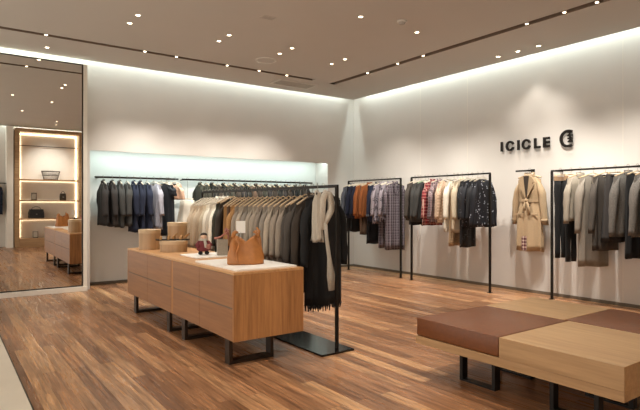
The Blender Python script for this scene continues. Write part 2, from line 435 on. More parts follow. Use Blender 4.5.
# shelf goods (x measured in the room)
def rect_bag(name, label, cat, x, y, z, w, d, h, mat, rz=0):
    t = thing(name, label, cat, (x, y, z), rz)
    b = NB()
    loft(b, [[(sx*w/2*k, sy*d/2*k, zz) for sx, sy in ((-1, -1), (1, -1), (1, 1), (-1, 1))] for k, zz in ((.96, 0), (1, .02), (.98, h*.6), (.86, h))])
    obj('body', b, mat, t)
    b = NB(); loft(b, [[(sx*w/2*k, d/2+.002+o, zz) for sx, zz in ((-1, h*.98), (1, h*.98), (.95, h*.45), (-.95, h*.45))] for k, o in ((.86, -.01), (.9, .008))]); obj('flap', b, mat, t)
    b = NB(); tube(b, [(w*.3*math.cos(a), 0, h*.95+h*.35*math.sin(a)) for a in [PI*i/10 for i in range(11)]], .008, 6); obj('handle', b, mat, t, True)
    b = NB(); box(b, -.02, .02, d/2+.008, d/2+.018, h*.4, h*.52); obj('clasp', b, M['chrome'], t)
rect_bag('handbag', 'black handbag on the low lit shelf reflected in the mirror', 'bag', 2.32, -.38, .86, .42, .18, .27, M['leath'])
rect_bag('box_bag', 'small dark box bag on the right of the middle lit shelf in the mirror', 'bag', 3.06, -.38, 1.41, .17, .12, .21, M['umber'])
t = thing('picture_frame', 'small pale frame on the left of the middle lit shelf in the mirror', 'frame', (2.26, -.38, 1.41))
b = NB(); box(b, -.075, -.06, -.01, .01, 0, .22); box(b, .06, .075, -.01, .01, 0, .22); box(b, -.06, .06, -.01, .01, .2, .22); box(b, -.06, .06, -.01, .01, 0, .02); obj('border', b, M['bronze'], t)
b = NB(); box(b, -.06, .06, -.004, .004, .02, .2); obj('panel', b, M['stone'], t)
t = thing('picture_frame', 'small dark frame on the shelf plinth reflected in the mirror', 'frame', (2.3, -.38, .26))
b = NB(); box(b, -.075, -.06, -.01, .01, 0, .2); box(b, .06, .075, -.01, .01, 0, .2); box(b, -.06, .06, -.01, .01, .18, .2); box(b, -.06, .06, -.01, .01, 0, .02); obj('border', b, M['bronze'], t)
b = NB(); box(b, -.06, .06, -.004, .004, .02, .18); obj('panel', b, M['cream'], t)
t = thing('wire_basket', 'oval open wire basket on the upper lit shelf reflected in the mirror', 'basket', (2.72, -.4, 2.04))
b = NB(); n = 24
def oval(rx, ry, z): return [(rx*math.cos(2*PI*k/n), ry*math.sin(2*PI*k/n), z) for k in range(n+1)]
tube(b, oval(.26, .11, .26), .009, 6); tube(b, oval(.2, .09, .01), .009, 6); tube(b, oval(.23, .1, .13), .005, 6)
for k in range(0, n, 1):
    a = 2*PI*k/n; tube(b, [(.2*math.cos(a), .09*math.sin(a), .01), (.26*math.cos(a), .11*math.sin(a), .26)], .004, 4)
obj('wirework', b, M['bronze'], t)
b = NB(); cyl(b, 0, 0, .0, .012, .09, 24, rx=2.2); obj('base', b, M['bronze'], t)
# white column beside the shelving and a second clothes bay, both seen in the mirror
bm = NB(); box(bm, 1.53, 1.70, YF, YF+.4, 0, HC-.02); struct('wall_pier', bm, M['white'])

# ------------------------------------------------------------------ garments
HOOK = .02
_hcache = {}
def hanger(parent, mat, w=.2, clip=False, drop=.075, slope=.28):
    key = (mat, round(w, 2), clip, round(drop, 3), round(slope, 2))
    if key in _hcache:
        o = _hcache[key].copy(); C.objects.link(o); o.parent = parent
        h = _hcache[key].children[0].copy(); C.objects.link(h); h.parent = o
        return o
    b = NB()
    if clip:
        tube(b, [(-w, 0, -drop), (w, 0, -drop)], .008, 8)
        for s in (-1, 1): box(b, s*w*.8-.012, s*w*.8+.012, -.012, .012, -drop-.045, -drop+.008)
    else:
        pts = [(w*u, 0, -drop+.006-slope*w*abs(u)**1.1) for u in [i/8 for i in range(-8, 9)]]
        tube(b, pts, [.005+.004*abs(u) for u in [i/8 for i in range(-8, 9)]], 8, 1.3)
        if w > .17 and slope < .45: tube(b, [(-w*.9, 0, -drop-slope*w*.85), (w*.9, 0, -drop-slope*w*.85)], .005, 6)
    o = obj('hanger', b, mat, parent, True)
    b = NB()
    pts = [(.0, 0, -drop), (.0, 0, -.03)] + [(HOOK*math.sin(a), 0, -.0065-HOOK*math.cos(a)+.0) for a in [PI*i/9+.0 for i in range(-0, 10)]]
    # rise to the top of the rail and curl over it
    pts = [(.0, 0, -drop), (.003, 0, -.045), (.018, 0, -.02)] + [(.0185*math.cos(a), 0, .0+.0185*math.sin(a)) for a in [PI*i/8 for i in range(0, 10)]]
    tube(b, pts, .0028, 6); obj('hook', b, M['chrome'], o, True)
    _hcache[key] = o
    return o

def body_mesh(L, w, hem, d, slope, neck, seed, pleat=.012, k=7, z0=-.078, cut=.05, waist=None, nu=44, nv=16, skirt=False):
    r = random.Random(seed); ph = r.uniform(0, 6); ph2 = r.uniform(0, 6); tw = r.uniform(-.02, .02)
    b = NB(); rings = []
    for j in range(nv+1):
        v = j/nv; v = v**1.25
        ww = w+(hem-w)*v
        if not skirt: ww -= .012*math.exp(-((v-.02)/.1)**2)*0
        if waist: ww *= 1-waist[1]*math.exp(-((v-waist[0])/.13)**2)
        dd = .012+(d-.012)*min(1, v*6)**.7
        if waist: dd *= 1-.25*math.exp(-((v-waist[0])/.1)**2)
        ring = []
        for i in range(nu):
            a = 2*PI*i/nu; ca, sa = math.cos(a), math.sin(a)
            x = ww*math.copysign(abs(ca)**.75, ca); y = dd*math.copysign(abs(sa)**.8, sa)
            f = pleat*(.15+v)*(math.sin(k*a+ph+v*1.2)+.5*math.sin((2*k+1)*a+ph2-v*2))
            x += f*ca*.6; y += f*(.4+abs(sa)) + tw*v*x/ww
            z = z0 - slope*abs(x)*(1-v)**2 - v*L
            if not skirt and abs(x) < neck: z -= cut*(1-(abs(x)/neck)**2)*(1-v)**6*(1.4 if sa < 0 else .5)
            if not skirt: z += .02*(1-v)**5*math.exp(-((abs(x)-ww*.75)/.05)**2)*0
            z += .006*math.sin(3*a+ph)*v
            ring.append((x, y, z))
        rings.append(ring)
    # hem turned inside
    last = rings[-1]; rings.append([(x*.93, y*.6, z+.03) for x, y, z in last])
    loft(b, rings, cap=False)
    bm_v = b.verts; b.verts.ensure_lookup_table()
    tail = b.verts[-nu:]
    b.faces.new(tail)
    return b

def sleeve_mesh(s, w, slope, length, seed, z0=-.078, r0=.058, r1=.042, flare=.03, n=14):
    r = random.Random(seed*3+s+11); ph = r.uniform(0, 6); fw = r.uniform(-.03, .02)
    b = NB(); rings = []
    x0 = s*(w-.045); zs = z0-slope*(w-.045)-.006
    m = 11
    for j in range(m+1):
        v = j/m
        rr = (r0+(r1-r0)*v)*(.55+.45*min(1, v*5))
        cx = x0+s*(.05*min(1, v*3.2)**.8+flare*v); cz = zs-.03-length*v; cy = fw*v*v-.01*math.sin(v*PI)
        ring = []
        for i in range(n):
            a = 2*PI*i/n
            q = rr*(1+.07*math.sin(3*a+ph+v*9)+.05*math.sin(v*22+ph))
            z = cz+(.028*(1-v)**3*(-s*math.cos(a)))
            ring.append((cx+q*.72*math.cos(a), cy+q*.98*math.sin(a), z))
        rings.append(ring)
    rings.append([(x*.0+cx+(x-cx)*.8, cy+(y-cy)*.8, z+.02) for x, y, z in rings[-1]])
    loft(b, rings)
    return b

def garment(name, label, cat, loc, rz, mat, L=.65, w=.2, hem=None, d=.035, slope=.32, neck=.07, sleeve=.5, collar=False, hmat='hang_wood',
            group=None, seed=None, pleat=.01, k=7, cut=.05, waist=None, placket=False, lapel=False, hw=None, clip=False, skirt=False, drop=.075, cuff=None, r0=.058, tilt=0):
    seed = rnd.randint(0, 99999) if seed is None else seed
    m = M[mat]; hem = w*1.08 if hem is None else hem
    t = thing(name, label, cat, loc, rz+tilt, group)
    hanger(t, M[hmat], hw or (w-.015), clip, drop, slope)
    z0 = -drop-.0
    if skirt: z0 = -drop-.03; slope = 0
    bname = 'skirt_panel' if skirt else 'body'
    obj(bname, body_mesh(L, w, hem, d, slope, neck, seed, pleat, k, z0, cut, waist, skirt=skirt), m, t, True)
    if sleeve:
        for s in (-1, 1):
            so = obj('sleeve', sleeve_mesh(s, w, slope, sleeve, seed, z0, r0), m, t, True)
            if cuff:
                b = NB(); cz = z0-slope*(w-.045)-.036-sleeve
                cyl(b, s*(w+.035), 0, cz-.012, cz+.03, .042, 14, rx=.75); obj('cuff', b, M[cuff], so, True)
    if skirt:
        b = NB(); cyl(b, 0, 0, z0-.03, z0+.004, d*.5, 24, rx=w/(d*.5)); obj('waistband', b, m, t, True)
    if collar:
        b = NB(); n = 20; R = []
        for rr, dz in ((1.0, -.015), (1.08, .028), (.94, .034), (.8, -.01)):
            R.append([(neck*.86*rr*math.cos(2*PI*q/n), .030*rr*math.sin(2*PI*q/n)-.004, z0-.012+dz-(.02 if math.sin(2*PI*q/n) < -.3 else 0)) for q in range(n)])
        loft(b, R, cap=False); obj('collar', b, m, t, True)
    if lapel:
        for s in (-1, 1):
            b = NB(); prism(b, [(s*.012, z0-.24), (s*.03, z0-.025), (s*.085, z0-.04), (s*.075, z0-.12), (s*.095, z0-.13)], 'Y', -d-.012, -d-.002)
            obj('lapel', b, m, t)
    if placket:
        b = NB(); box(b, -.012, .012, -d-.008, -d+.004, z0-L*.93, z0-.07); obj('placket', b, m, t)
    return t

def trousers(name, label, loc, rz, mat, L=1.05, w=.11, hmat='hang_wood', group=None, top=None):
    t = thing(name, label, 'trousers', loc, rz, group)
    hanger(t, M[hmat], w*.95, True)
    for s in (-1, 1):
        b = NB(); rings = []; ph = rnd.uniform(0, 6); n = 18
        for j in range(13):
            v = j/12; q = .062-.018*v+.004*math.sin(v*17+ph)
            rings.append([(s*(w*.5-.004)+q*math.cos(2*PI*i/n)*.95, q*.5*math.sin(2*PI*i/n)*(1+.2*math.sin(3*2*PI*i/n+ph)), -.14-L*v) for i in range(n)])
        loft(b, rings); obj('trouser_leg', b, M[mat], t, True)
    b = NB(); cyl(b, 0, 0, -.16, -.1, .034, 24, rx=w*1.05/.034); obj('waistband', b, M[top or mat], t, True, True)
    return t

# ------------------------------------------------------------------ racks
def wall_rack(label, x, y0, y1, h=1.84, wall=XR, group='black clothes racks by the right wall', far=True, near=True):
    t = thing('garment_rack', label, 'clothes rack', (x, (y0+y1)/2, 0), 0, group)
    hy = (y1-y0)/2
    b = NB(); box(b, -.0125, .0125, -hy, hy, h-.025, h, .002); obj('rail', b, M['black'], t)
    for s, on in ((-1, near), (1, far)):
        if not on: continue
        b = NB(); box(b, -.015, .015, s*(hy-.0125)-.015, s*(hy-.0125)+.015, .0, h-.02, .002); p = obj('upright', b, M['black'], t)
        b = NB(); box(b, -.03, .03, s*(hy-.0125)-.03, s*(hy-.0125)+.03, 0, .006); obj('foot', b, M['black'], p)
        if wall-x < .4:
            b = NB(); box(b, .0, wall-x, s*(hy-.0125)-.008, s*(hy-.0125)+.008, h-.02, h-.004); obj('wall_bracket', b, M['black'], t)
    return t
RB, RC, RD = 6.86, 6.82, 7.08
wall_rack('black square-tube clothes rack nearest the room corner, left of the plaid rack', RB, 7.0, 8.55)
wall_rack('black square-tube clothes rack in the middle of the right wall with a red plaid jacket', RC, 5.03, 6.71)
wall_rack('black square-tube clothes rack right of the belted trench coat', RD, 2.2, 4.20)
def niche_rail(label, x0, x1):
    t = thing('hanging_rail', label, 'clothes rail', ((x0+x1)/2, 9.1, 1.8), 0, 'black rails inside the lit niche')
    w = (x1-x0)/2
    b = NB(); box(b, -w, w, -.017, .017, -.017, .013, .002); obj('rail', b, M['black'], t)
    for s in (-1, 1):
        b = NB(); box(b, s*(w-.1)-.01, s*(w-.1)+.01, 0, .33, -.01, .01, .002); obj('wall_bracket', b, M['black'], t)
niche_rail('black wall rail at the left end of the lit niche with navy and grey clothes', 2.03, 3.43)
niche_rail('long black wall rail in the lit niche behind the freestanding rack', 3.5, 6.33)
# rail in the bay seen at the mirror's left edge
t = thing('hanging_rail', 'short wall rail with dark clothes at the far left edge of the mirror', 'clothes rail', (.95, -.3, 1.9))
b = NB(); box(b, -.58, .58, -.0125, .0125, -.0125, .0125); obj('rail', b, M['black'], t)
for s in (-1, 1):
    b = NB(); box(b, s*.55-.01, s*.55+.01, -.3, 0, -.01, .01); obj('wall_bracket', b, M['black'], t)

# freestanding rack: rail runs along Y at X=2.98
EX, EY0, EY1, EH = 2.985, 3.89, 7.0, 1.535
t = thing('garment_rack', 'low freestanding black rack with flat base plate behind the drawer chests', 'clothes rack', (EX, 5.45, 0))
b = NB(); box(b, -.25, .12, -1.67, 1.62, 0, .018, .003); obj('base_plate', b, M['base'], t)
for y in (EY0, EY1):
    b = NB(); box(b, -.014, .014, y-5.45-.014, y-5.45+.014, .018, EH, .003); obj('upright', b, M['black'], t)
b = NB(); box(b, -.014, .014, EY0-5.45, EY1-5.45, EH-.028, EH, .002); obj('rail', b, M['black'], t)

# ---- niche garments: face the room's left; local -y -> world -X
RN = -PI/2; ZN = 1.8+.0145
left = [
 (2.16, 'charcoal', dict(L=.66, collar=True), 'jacket', 'charcoal jacket, outermost left on the niche rail'),
 (2.30, 'charcoal', dict(L=.68, lapel=True, collar=True), 'jacket', 'charcoal jacket, second from the left end of the niche rail'),
 (2.42, 'slate', dict(L=.70, collar=True), 'jacket', 'slate jacket hanging between the charcoal and navy ones in the niche'),
 (2.54, 'slate', dict(L=.68), 'cardigan', 'slate cardigan hanging just left of the navy clothes in the niche'),
 (2.65, 'navy', dict(L=.78, collar=True), 'coat', 'navy coat, leftmost of the navy clothes on the niche rail'),
 (2.76, 'navy', dict(L=.80, collar=True, lapel=True), 'coat', 'navy coat in the middle of the navy clothes on the niche rail'),
 (2.87, 'navy', dict(L=.84), 'coat', 'long navy coat hanging next to the pale lavender blouse'),
 (2.99, 'lavender', dict(L=.74, pleat=.014, hem=.19, tilt=.35), 'blouse', 'pale lavender grey blouse between navy and black clothes in the niche'),
 (3.12, 'ink', dict(L=.86, sleeve=.16, r0=.07, hem=.2, pleat=.012, tilt=.75), 'dress', 'blue-black short sleeved dress, right of the lavender blouse'),
 (3.22, 'ink', dict(L=.84, sleeve=.16, r0=.07, hem=.2, tilt=.3), 'dress', 'blue-black dress hanging second from the pink blouse in the niche'),
]
for x, m, kw, cat, lab in left:
    kw['L'] += .07
    garment(cat, lab, cat, (x, 9.1, ZN), RN+rnd.uniform(-.05, .05), m, hmat='hang_white', group='clothes on the left niche rail', d=.045, w=.19, neck=.06, **kw) if 'hem' in kw else \
    garment(cat, lab, cat, (x, 9.1, ZN), RN+rnd.uniform(-.05, .05), m, hmat='hang_white', group='clothes on the left niche rail', d=.05, w=.19, hem=.215, neck=.06, **kw)
trousers('trousers', 'narrow black trousers hanging behind the round wooden boxes in the niche', (3.26, 9.1, ZN), RN, 'blackf', .95, .1, 'hang_white')
garment('blouse', 'blush draped blouse at the right end of the left niche rail', 'blouse', (3.36, 9.08, ZN), RN+.75, 'blush', L=.3, w=.12, hem=.13, sleeve=.24, neck=.04, hmat='hang_white', group='clothes on the left niche rail', d=.05, pleat=.02)
garment('skirt', 'white skirt hanging at the left end of the long niche rail', 'skirt', (3.60, 9.1, ZN), RN+.85, 'ivory', L=.5, w=.13, hem=.2, sleeve=None, skirt=True, clip=True, hmat='hang_white', d=.04, pleat=.014, drop=.36)
# long rail behind: dark row
cols = ['olive', 'olive', 'darkolive', 'umber', 'darkolive', 'olive', 'umber', 'charcoal', 'darkolive', 'brown', 'umber', 'olive', 'charcoal', 'umber', 'darkolive', 'charcoal', 'umber', 'blackf', 'darkolive', 'umber', 'charcoal']
x = 3.84
for i, c in enumerate(cols):
    nm = ('coat', 'jacket')[i % 2]
    lab = {0: 'olive coat, leftmost on the long niche rail above the beige knits', 1: 'olive jacket, second from left on the long niche rail'}.get(i)
    lab = lab or 'dark garment in the packed row on the long niche rail behind the freestanding rack'
    garment(nm, lab, nm, (x, 9.1, ZN), RN+rnd.uniform(-.07, .07), c, L=.72+.1*rnd.random(), w=.19, hem=.21, d=.045, collar=i % 2 == 0, hmat='hang_white' if i % 3 == 0 else 'hang_wood', group='dark clothes on the long niche rail')
    x += .115
# bay at the left of the mirror
for i, c in enumerate(['slate', 'navy', 'charcoal', 'olive', 'blackf', 'ash', 'navy']):
    garment('coat', 'dark coat in the bay at the far left edge of the mirror reflection', 'coat', (.48+.15*i, -.3, 1.9145), RN, c, L=.85, w=.19, d=.045, group='coats reflected at the mirror edge')

# ---- freestanding rack, near to far (faces the camera: local -y = world -Y)
ZE = EH+.002
GE = 'clothes on the freestanding black rack'
garment('blouse', 'cream wrap blouse with long scarf ties, first on the freestanding rack', 'blouse', (EX-.12, 4.03, ZE), .8, 'cream', L=.46, w=.07, hem=.06, d=.04, sleeve=None, r0=.05, pleat=.016, group=GE, hmat='hang_dark', neck=.05, collar=True)
t = thing('scarf', 'cream scarf draped over the front end of the freestanding rack clothes', 'scarf', (EX-.07, 3.985, ZE), 0)
b = NB()
tube(b, [(-.03, -.02, -.42), (-.04, -.02, -.26), (-.035, -.02, -.14), (-.0, -.02, -.075), (.04, -.02, -.09), (.06, -.02, -.17), (.055, -.025, -.24), (.02, -.03, -.3), (-.02, -.04, -.37)],
     [.025, .032, .036, .034, .034, .036, .036, .03, .016], 10, .6)
obj('loop', b, M['cream'], t, True)
b = NB(); tube(b, [(-.02, -.04, -.36), (.0, -.03, -.5), (.03, -.03, -.68), (.05, -.03, -.85), (.065, -.03, -.99)], [.02, .02, .022, .045, .04], 10, .45); obj('tail', b, M['cream'], t, True)
def fringe(b, x0, x1, y, z, n, ln):
    for i in range(n):
        xx = x0+(x1-x0)*i/(n-1); tube(b, [(xx, y, z), (xx+rnd.uniform(-.01, .01), y, z-ln*rnd.uniform(.6, 1.1))], [.012, .004], 5)
g = garment('dress', 'long black sleeved dress with fringed hem behind the rack upright', 'dress', (EX+.05, 4.17, ZE), .0, 'blackf', L=1.08, w=.21, hem=.21, d=.05, sleeve=.62, group=GE, hmat='hang_dark', pleat=.014, r0=.065)
for yy in (-.03, .03):
    b = NB(); fringe(b, -.19, .19, yy, -1.15, 15, .07); obj('fringe', b, M['blackf'], g, True)
garment('coat', 'very dark brown wool coat, just behind the fringed black dress', 'coat', (EX, 4.29, ZE), .06, 'umber', L=.95, w=.2, hem=.22, d=.05, sleeve=.6, collar=True, slope=.55, drop=.09, group=GE, hmat='hang_wood')
garment('coat', 'dark grey-brown coat, second behind the fringed black dress', 'coat', (EX, 4.40, ZE), .0, 'darkgrey', L=.9, w=.2, hem=.22, d=.045, sleeve=.56, collar=False, slope=.55, drop=.09, group=GE, hmat='hang_wood')
y = 4.50
runm = ['darkgrey', 'taupe', 'taupe', 'greige', 'mist', 'taupe', 'greige', 'stone', 'mist', 'greige', 'taupe']
for i, m in enumerate(runm):
    lab = 'darker grey-brown top, nearest of the taupe run on the freestanding rack' if i == 0 else ('%s top inside the tight taupe run on the freestanding rack' % ('pale taupe' if m in ('greige', 'stone', 'mist') else 'mid taupe'))
    garment('knit_top', lab, 'top', (EX, y, ZE), rnd.uniform(-.05, .05), m, L=.74+rnd.uniform(-.02, .03), w=.185, hem=.2, d=.03, slope=.62, neck=.10, cut=.035, drop=.105, sleeve=.5, group='taupe tops packed on the freestanding rack', hmat='hang_wood', hw=.18, pleat=.012, k=9, r0=.045)
    y += .112
for i, (m, lab, nm) in enumerate((('camel', 'camel cardigan hanging above the tan tote bag, nearest of the camel pieces', 'cardigan'), ('brown', 'brown wrap top with pale strap above the tan tote bag', 'top'), ('camel', 'camel top next to the dark olive dress on the freestanding rack', 'top'))):
    garment(nm.replace('top', 'draped_top'), lab, nm, (EX, y, ZE), rnd.uniform(-.08, .08), m, L=.62, w=.18, hem=.17, d=.03, slope=.62, neck=.12, cut=.08, drop=.105, sleeve=.45 if i == 0 else None, group=GE, hmat='hang_wood', hw=.185, pleat=.016)
    y += .1
for m, lab, nm in (('umber', 'dark umber dress between the camel tops and white shirts', 'dress'), ('olive', 'dark olive dress right beside the white shirts on the freestanding rack', 'dress')):
    garment(nm, lab, nm, (EX, y, ZE), rnd.uniform(-.04, .04), m, L=.85, w=.19, d=.035, slope=.5, drop=.09, group=GE, sleeve=.5); y += .095
for m, lab in (('ivory', 'white shirt hanging nearest the dark olive dress'), ('cream', 'white shirt in the middle of the three on the freestanding rack'), ('ivory', 'white shirt hanging next to the beige knits')):
    garment('shirt', lab, 'shirt', (EX, y, ZE), rnd.uniform(-.04, .04), m, L=.85, w=.19, d=.035, slope=.52, drop=.1, group=GE, sleeve=.55, collar=True, placket=True, hmat='hang_white'); y += .1
ords = ['first', 'second', 'third', 'fourth', 'last']
for i, m in enumerate(['oat', 'sand', 'beige', 'sand', 'beige']):
    garment('cardigan', 'beige long cardigan, %s behind the white shirts at the far rack end' % ords[i], 'cardigan', (EX, y, ZE), rnd.uniform(-.05, .05), m, L=.83, w=.195, d=.04, group='beige knits at the far rack end', sleeve=.55, slope=.6, drop=.1, hmat='hang_white', neck=.1, pleat=.012)
    y += .105

# ---- right wall racks
LK = {'clothes on the corner rack': 1.12, 'clothes on the middle rack': 1.16, 'clothes on the right rack': 1.24}
LS = {'clothes on the corner rack': 1.1, 'clothes on the middle rack': 1.14, 'clothes on the right rack': 1.18}
def row(X, z, items, group, **common):
    for y, name, m, lab, kw in items:
        a = dict(common); a.update(kw); a['L'] *= LK[group]
        if a.get('sleeve', 1) is not None: a['sleeve'] = a.get('sleeve', .5)*LS[group]
        garment(name, lab, name.replace('_', ' '), (X, y, z), rnd.uniform(-.05, .05), m, group=group, **a)
ZR = 1.84-.0125+.0145
# far rack B, near to far
row(RB, ZR, [
 (7.16, 'coat', 'plumplaid', 'plum and grey checked long coat at the right end of the corner rack', dict(L=1.12, lapel=True, collar=True, w=.21, hem=.2)),
 (7.30, 'blouse', 'lavprint', 'lilac printed blouse beside the plum checked coat', dict(L=.66, collar=True)),
 (7.38, 'dress', 'plumplaid', 'plum checked dress, left of the lilac printed blouse', dict(L=1.1, sleeve=None, w=.17)),
 (7.52, 'shirt', 'lavprint', 'lilac printed shirt hanging right of the navy quilted jacket', dict(L=.7, collar=True)),
 (7.64, 'jacket', 'navy', 'navy jacket with long cuffs between lilac shirt and rust coat', dict(L=.66, collar=True, cuff='greyblue')),
 (7.74, 'dress', 'ink', 'long ink blue dress under the navy jacket on the corner rack', dict(L=1.05, sleeve=None, w=.16)),
 (7.88, 'jacket', 'rust', 'rust orange jacket, nearer of the two on the corner rack', dict(L=.6, collar=True, hmat='hang_wood')),
 (7.96, 'dress', 'brown', 'long brown dress below the rust jackets', dict(L=.9, sleeve=None, w=.16)),
 (8.04, 'jacket', 'rust', 'rust orange jacket, farther of the two on the corner rack', dict(L=.62, hmat='hang_wood')),
 (8.14, 'jacket', 'navy', 'navy jacket left of the rust jackets on the corner rack', dict(L=.62)),
 (8.20, 'dress', 'blackf', 'black dress showing under the left navy jackets, right one', dict(L=.86, sleeve=None, w=.18)),
 (8.27, 'jacket', 'navy', 'dark navy jacket next to the grey-blue one at the far rack end', dict(L=.62)),
 (8.34, 'dress', 'blackf', 'black dress showing under the grey-blue jacket at the rack end', dict(L=.86, sleeve=None, w=.18)),
 (8.42, 'jacket', 'greyblue', 'grey-blue wool jacket at the far left end of the corner rack', dict(L=.62, w=.22, collar=True)),
], 'clothes on the corner rack', w=.205, d=.045, tilt=-.12, hmat='hang_white')
# middle rack C, near to far
row(RC, ZR, [
 (5.17, 'jacket', 'floral', 'navy jacket with silver flowers at the right end of the middle rack', dict(L=.66, w=.235, d=.05, sleeve=.58)),
 (5.27, 'blouse', 'floral2', 'black blouse with fine grey flowers, second from the right end', dict(L=.62, w=.22, d=.05)),
 (5.37, 'jacket', 'floral', 'navy jacket with silver flowers, third from the right end of the middle rack', dict(L=.66, w=.21, d=.05)),
 (5.46, 'dress', 'floral2', 'long black flowered dress hanging below the other navy pieces', dict(L=.94, w=.19, d=.045)),
 (5.57, 'coat', 'oat', 'cream coat next to the navy flowered clothes', dict(L=.74, w=.2, collar=True, lapel=True)),
 (5.66, 'skirt', 'quilt2', 'long tan quilted skirt hanging low under the cream coats', dict(L=.80, w=.16, hem=.22, sleeve=None, skirt=True, clip=True, drop=.2)),
 (5.74, 'coat', 'ivory', 'ivory coat between the quilted jacket and the cream coat', dict(L=.74, w=.2)),
 (5.89, 'jacket', 'quilt', 'blush quilted puffer jacket right of the pink checked jacket', dict(L=.62, w=.21, d=.06, r0=.07)),
 (6.05, 'jacket', 'pinkplaid', 'pink and black checked jacket beside the red plaid one', dict(L=.62, collar=True)),
 (6.20, 'jacket', 'redplaid', 'red plaid jacket on the middle rack', dict(L=.66, collar=True, w=.2, d=.05)),
 (6.30, 'skirt', 'blackf', 'black skirt hanging behind the red plaid jacket', dict(L=.62, w=.13, hem=.17, sleeve=None, skirt=True, clip=True, drop=.1)),
 (6.37, 'jacket', 'slate', 'slate jacket on a sage green hanger left of the red plaid one', dict(L=.6, hmat='hang_green')),
 (6.48, 'jacket', 'slate', 'slate zipped jacket in the middle of the three grey ones', dict(L=.62, placket=True)),
 (6.54, 'skirt', 'blackf', 'black skirt hanging behind the slate jackets', dict(L=.62, w=.13, hem=.17, sleeve=None, skirt=True, clip=True, drop=.1)),
 (6.61, 'jacket', 'darkgrey', 'dark grey jacket at the far left end of the middle rack', dict(L=.6)),
], 'clothes on the middle rack', w=.195, d=.045, hmat='hang_white')
# near rack D
trousers('trousers', 'black trousers with tan folded top, left of the pair by the upright', (RD, 4.06, ZR), -.25, 'blackf', 1.10, .115, 'hang_wood', 'black trousers on the right rack', 'skin')
trousers('trousers', 'black trousers with tan folded top, right of the pair by the upright', (RD, 3.91, ZR), -.25, 'blackf', 1.14, .115, 'hang_wood', 'black trousers on the right rack', 'skin')
row(RD, ZR, [
 (3.78, 'jacket', 'stone', 'pale stone cropped jacket beside the black trousers', dict(L=.52, w=.2, d=.045, collar=True, r0=.06)),
 (3.60, 'coat', 'mist', 'long misty grey coat, longest piece on the right rack', dict(L=1.0, w=.22, hem=.23, d=.055, sleeve=.6, lapel=True, placket=True, r0=.068)),
 (3.44, 'jacket', 'darkgrey', 'dark grey long jacket right of the misty grey coat', dict(L=.82, w=.2, d=.045, sleeve=.6)),
 (3.32, 'skirt', 'charcoal', 'charcoal gathered skirt clipped between two grey jackets', dict(L=.7, w=.14, hem=.19, d=.05, sleeve=None, skirt=True, clip=True, pleat=.02)),
 (3.16, 'cardigan', 'knit', 'mid grey chunky knit cardigan near the right picture edge', dict(L=.66, w=.215, d=.055, sleeve=.62, r0=.07, collar=True)),
 (3.05, 'dress', 'blackf', 'black dress hanging longer between the knit cardigans', dict(L=.88, w=.17, d=.04, sleeve=None)),
 (2.93, 'cardigan', 'knit', 'grey knit cardigan cut by the right picture edge', dict(L=.66, w=.215, d=.055, sleeve=.6, r0=.07)),
 (2.78, 'coat', 'ash', 'ash grey coat just beyond the right picture edge', dict(L=.9)),
], 'clothes on the right rack', w=.22, d=.05, tilt=-.35, hmat='hang_wood')

# ---- belted trench coat on its own wall arm
t = thing('wall_hook', 'short black wall bar holding the belted trench coat', 'wall hook', (XR, 4.66, 1.86))
b = NB(); box(b, -.19, 0, .0-.01, .01, -.01, .01); obj('arm', b, M['black'], t)
b = NB(); box(b, -.2, -.175, -.09, .17, -.0125, .0125, .002); obj('bar', b, M['black'], t)
b = NB(); box(b, -.006, 0, -.03, .03, -.03, .03); obj('wall_plate', b, M['black'], t)
TX, TY, TZ = XR-.1875, 4.60, 1.86+.0145
g = thing('trench_coat', 'beige belted trench coat hanging alone on the wall left of the right rack', 'coat', (TX, TY, TZ), RN)
hanger(g, M['hang_wood'], .19)
tw = .19
obj('body', body_mesh(1.14, tw, .205, .06, .38, .075, 5, .016, 5, -.078, .03, (.34, .22)), M['trench'], g, True)
for s in (-1, 1):
    so = obj('sleeve', sleeve_mesh(s, tw, .36, .66, 8, -.078, .072, .055, .05), M['trench'], g, True)
    b = NB(); cyl(b, s*(tw+.052), 0, -.078-.07-.63, -.078-.07-.59, .058, 14, rx=.78); obj('cuff_strap', b, M['trench'], so, True)
    b = NB(); loft(b, [[(s*x, -.078-.010*e, z) for x, z in pts] for e, pts in ((0, [(.012, -.43), (.05, -.09), (.11, -.125), (.135, -.2), (.105, -.21), (.125, -.25)]), (1.6, [(.014, -.425), (.052, -.095), (.106, -.13), (.13, -.197), (.10, -.207), (.12, -.248)]))])
    obj('lapel', b, M['trench'], g)
    b = NB(); box(b, s*.13-.045, s*.13+.045, -.083, -.07, -.68, -.655, .003); obj('pocket_flap', b, M['trench'], g)
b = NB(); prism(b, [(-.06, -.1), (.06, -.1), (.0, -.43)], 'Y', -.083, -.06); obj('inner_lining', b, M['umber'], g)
b = NB(); R = []
for rr, dz in ((1.0, -.02), (1.12, .035), (.95, .042), (.82, -.012)):
    R.append([(.075*rr*math.cos(2*PI*q/24), .045*rr*math.sin(2*PI*q/24), -.085+dz-(.03 if math.sin(2*PI*q/24) < -.3 else 0)) for q in range(24)])
loft(b, R, cap=False); obj('collar', b, M['trench'], g, True)
b = NB(); n = 32
loft(b, [[(.162*math.cos(2*PI*q/n), .07*math.copysign(abs(math.sin(2*PI*q/n))**.8, math.sin(2*PI*q/n)), z) for q in range(n)] for z in (-.44, -.485)], cap=False)
bt = obj('belt', b, M['trench'], g, True)
b = NB(); blob(b, (.0, -.09, -.462), (.03, .016, .028)); tube(b, [(.01, -.09, -.47), (.04, -.095, -.56), (.05, -.09, -.68)], [.012, .02, .022], 8, .35); tube(b, [(-.01, -.09, -.47), (-.03, -.095, -.55), (-.03, -.09, -.62)], [.012, .018, .02], 8, .35)
obj('knot', b, M['trench'], bt, True)
b = NB()
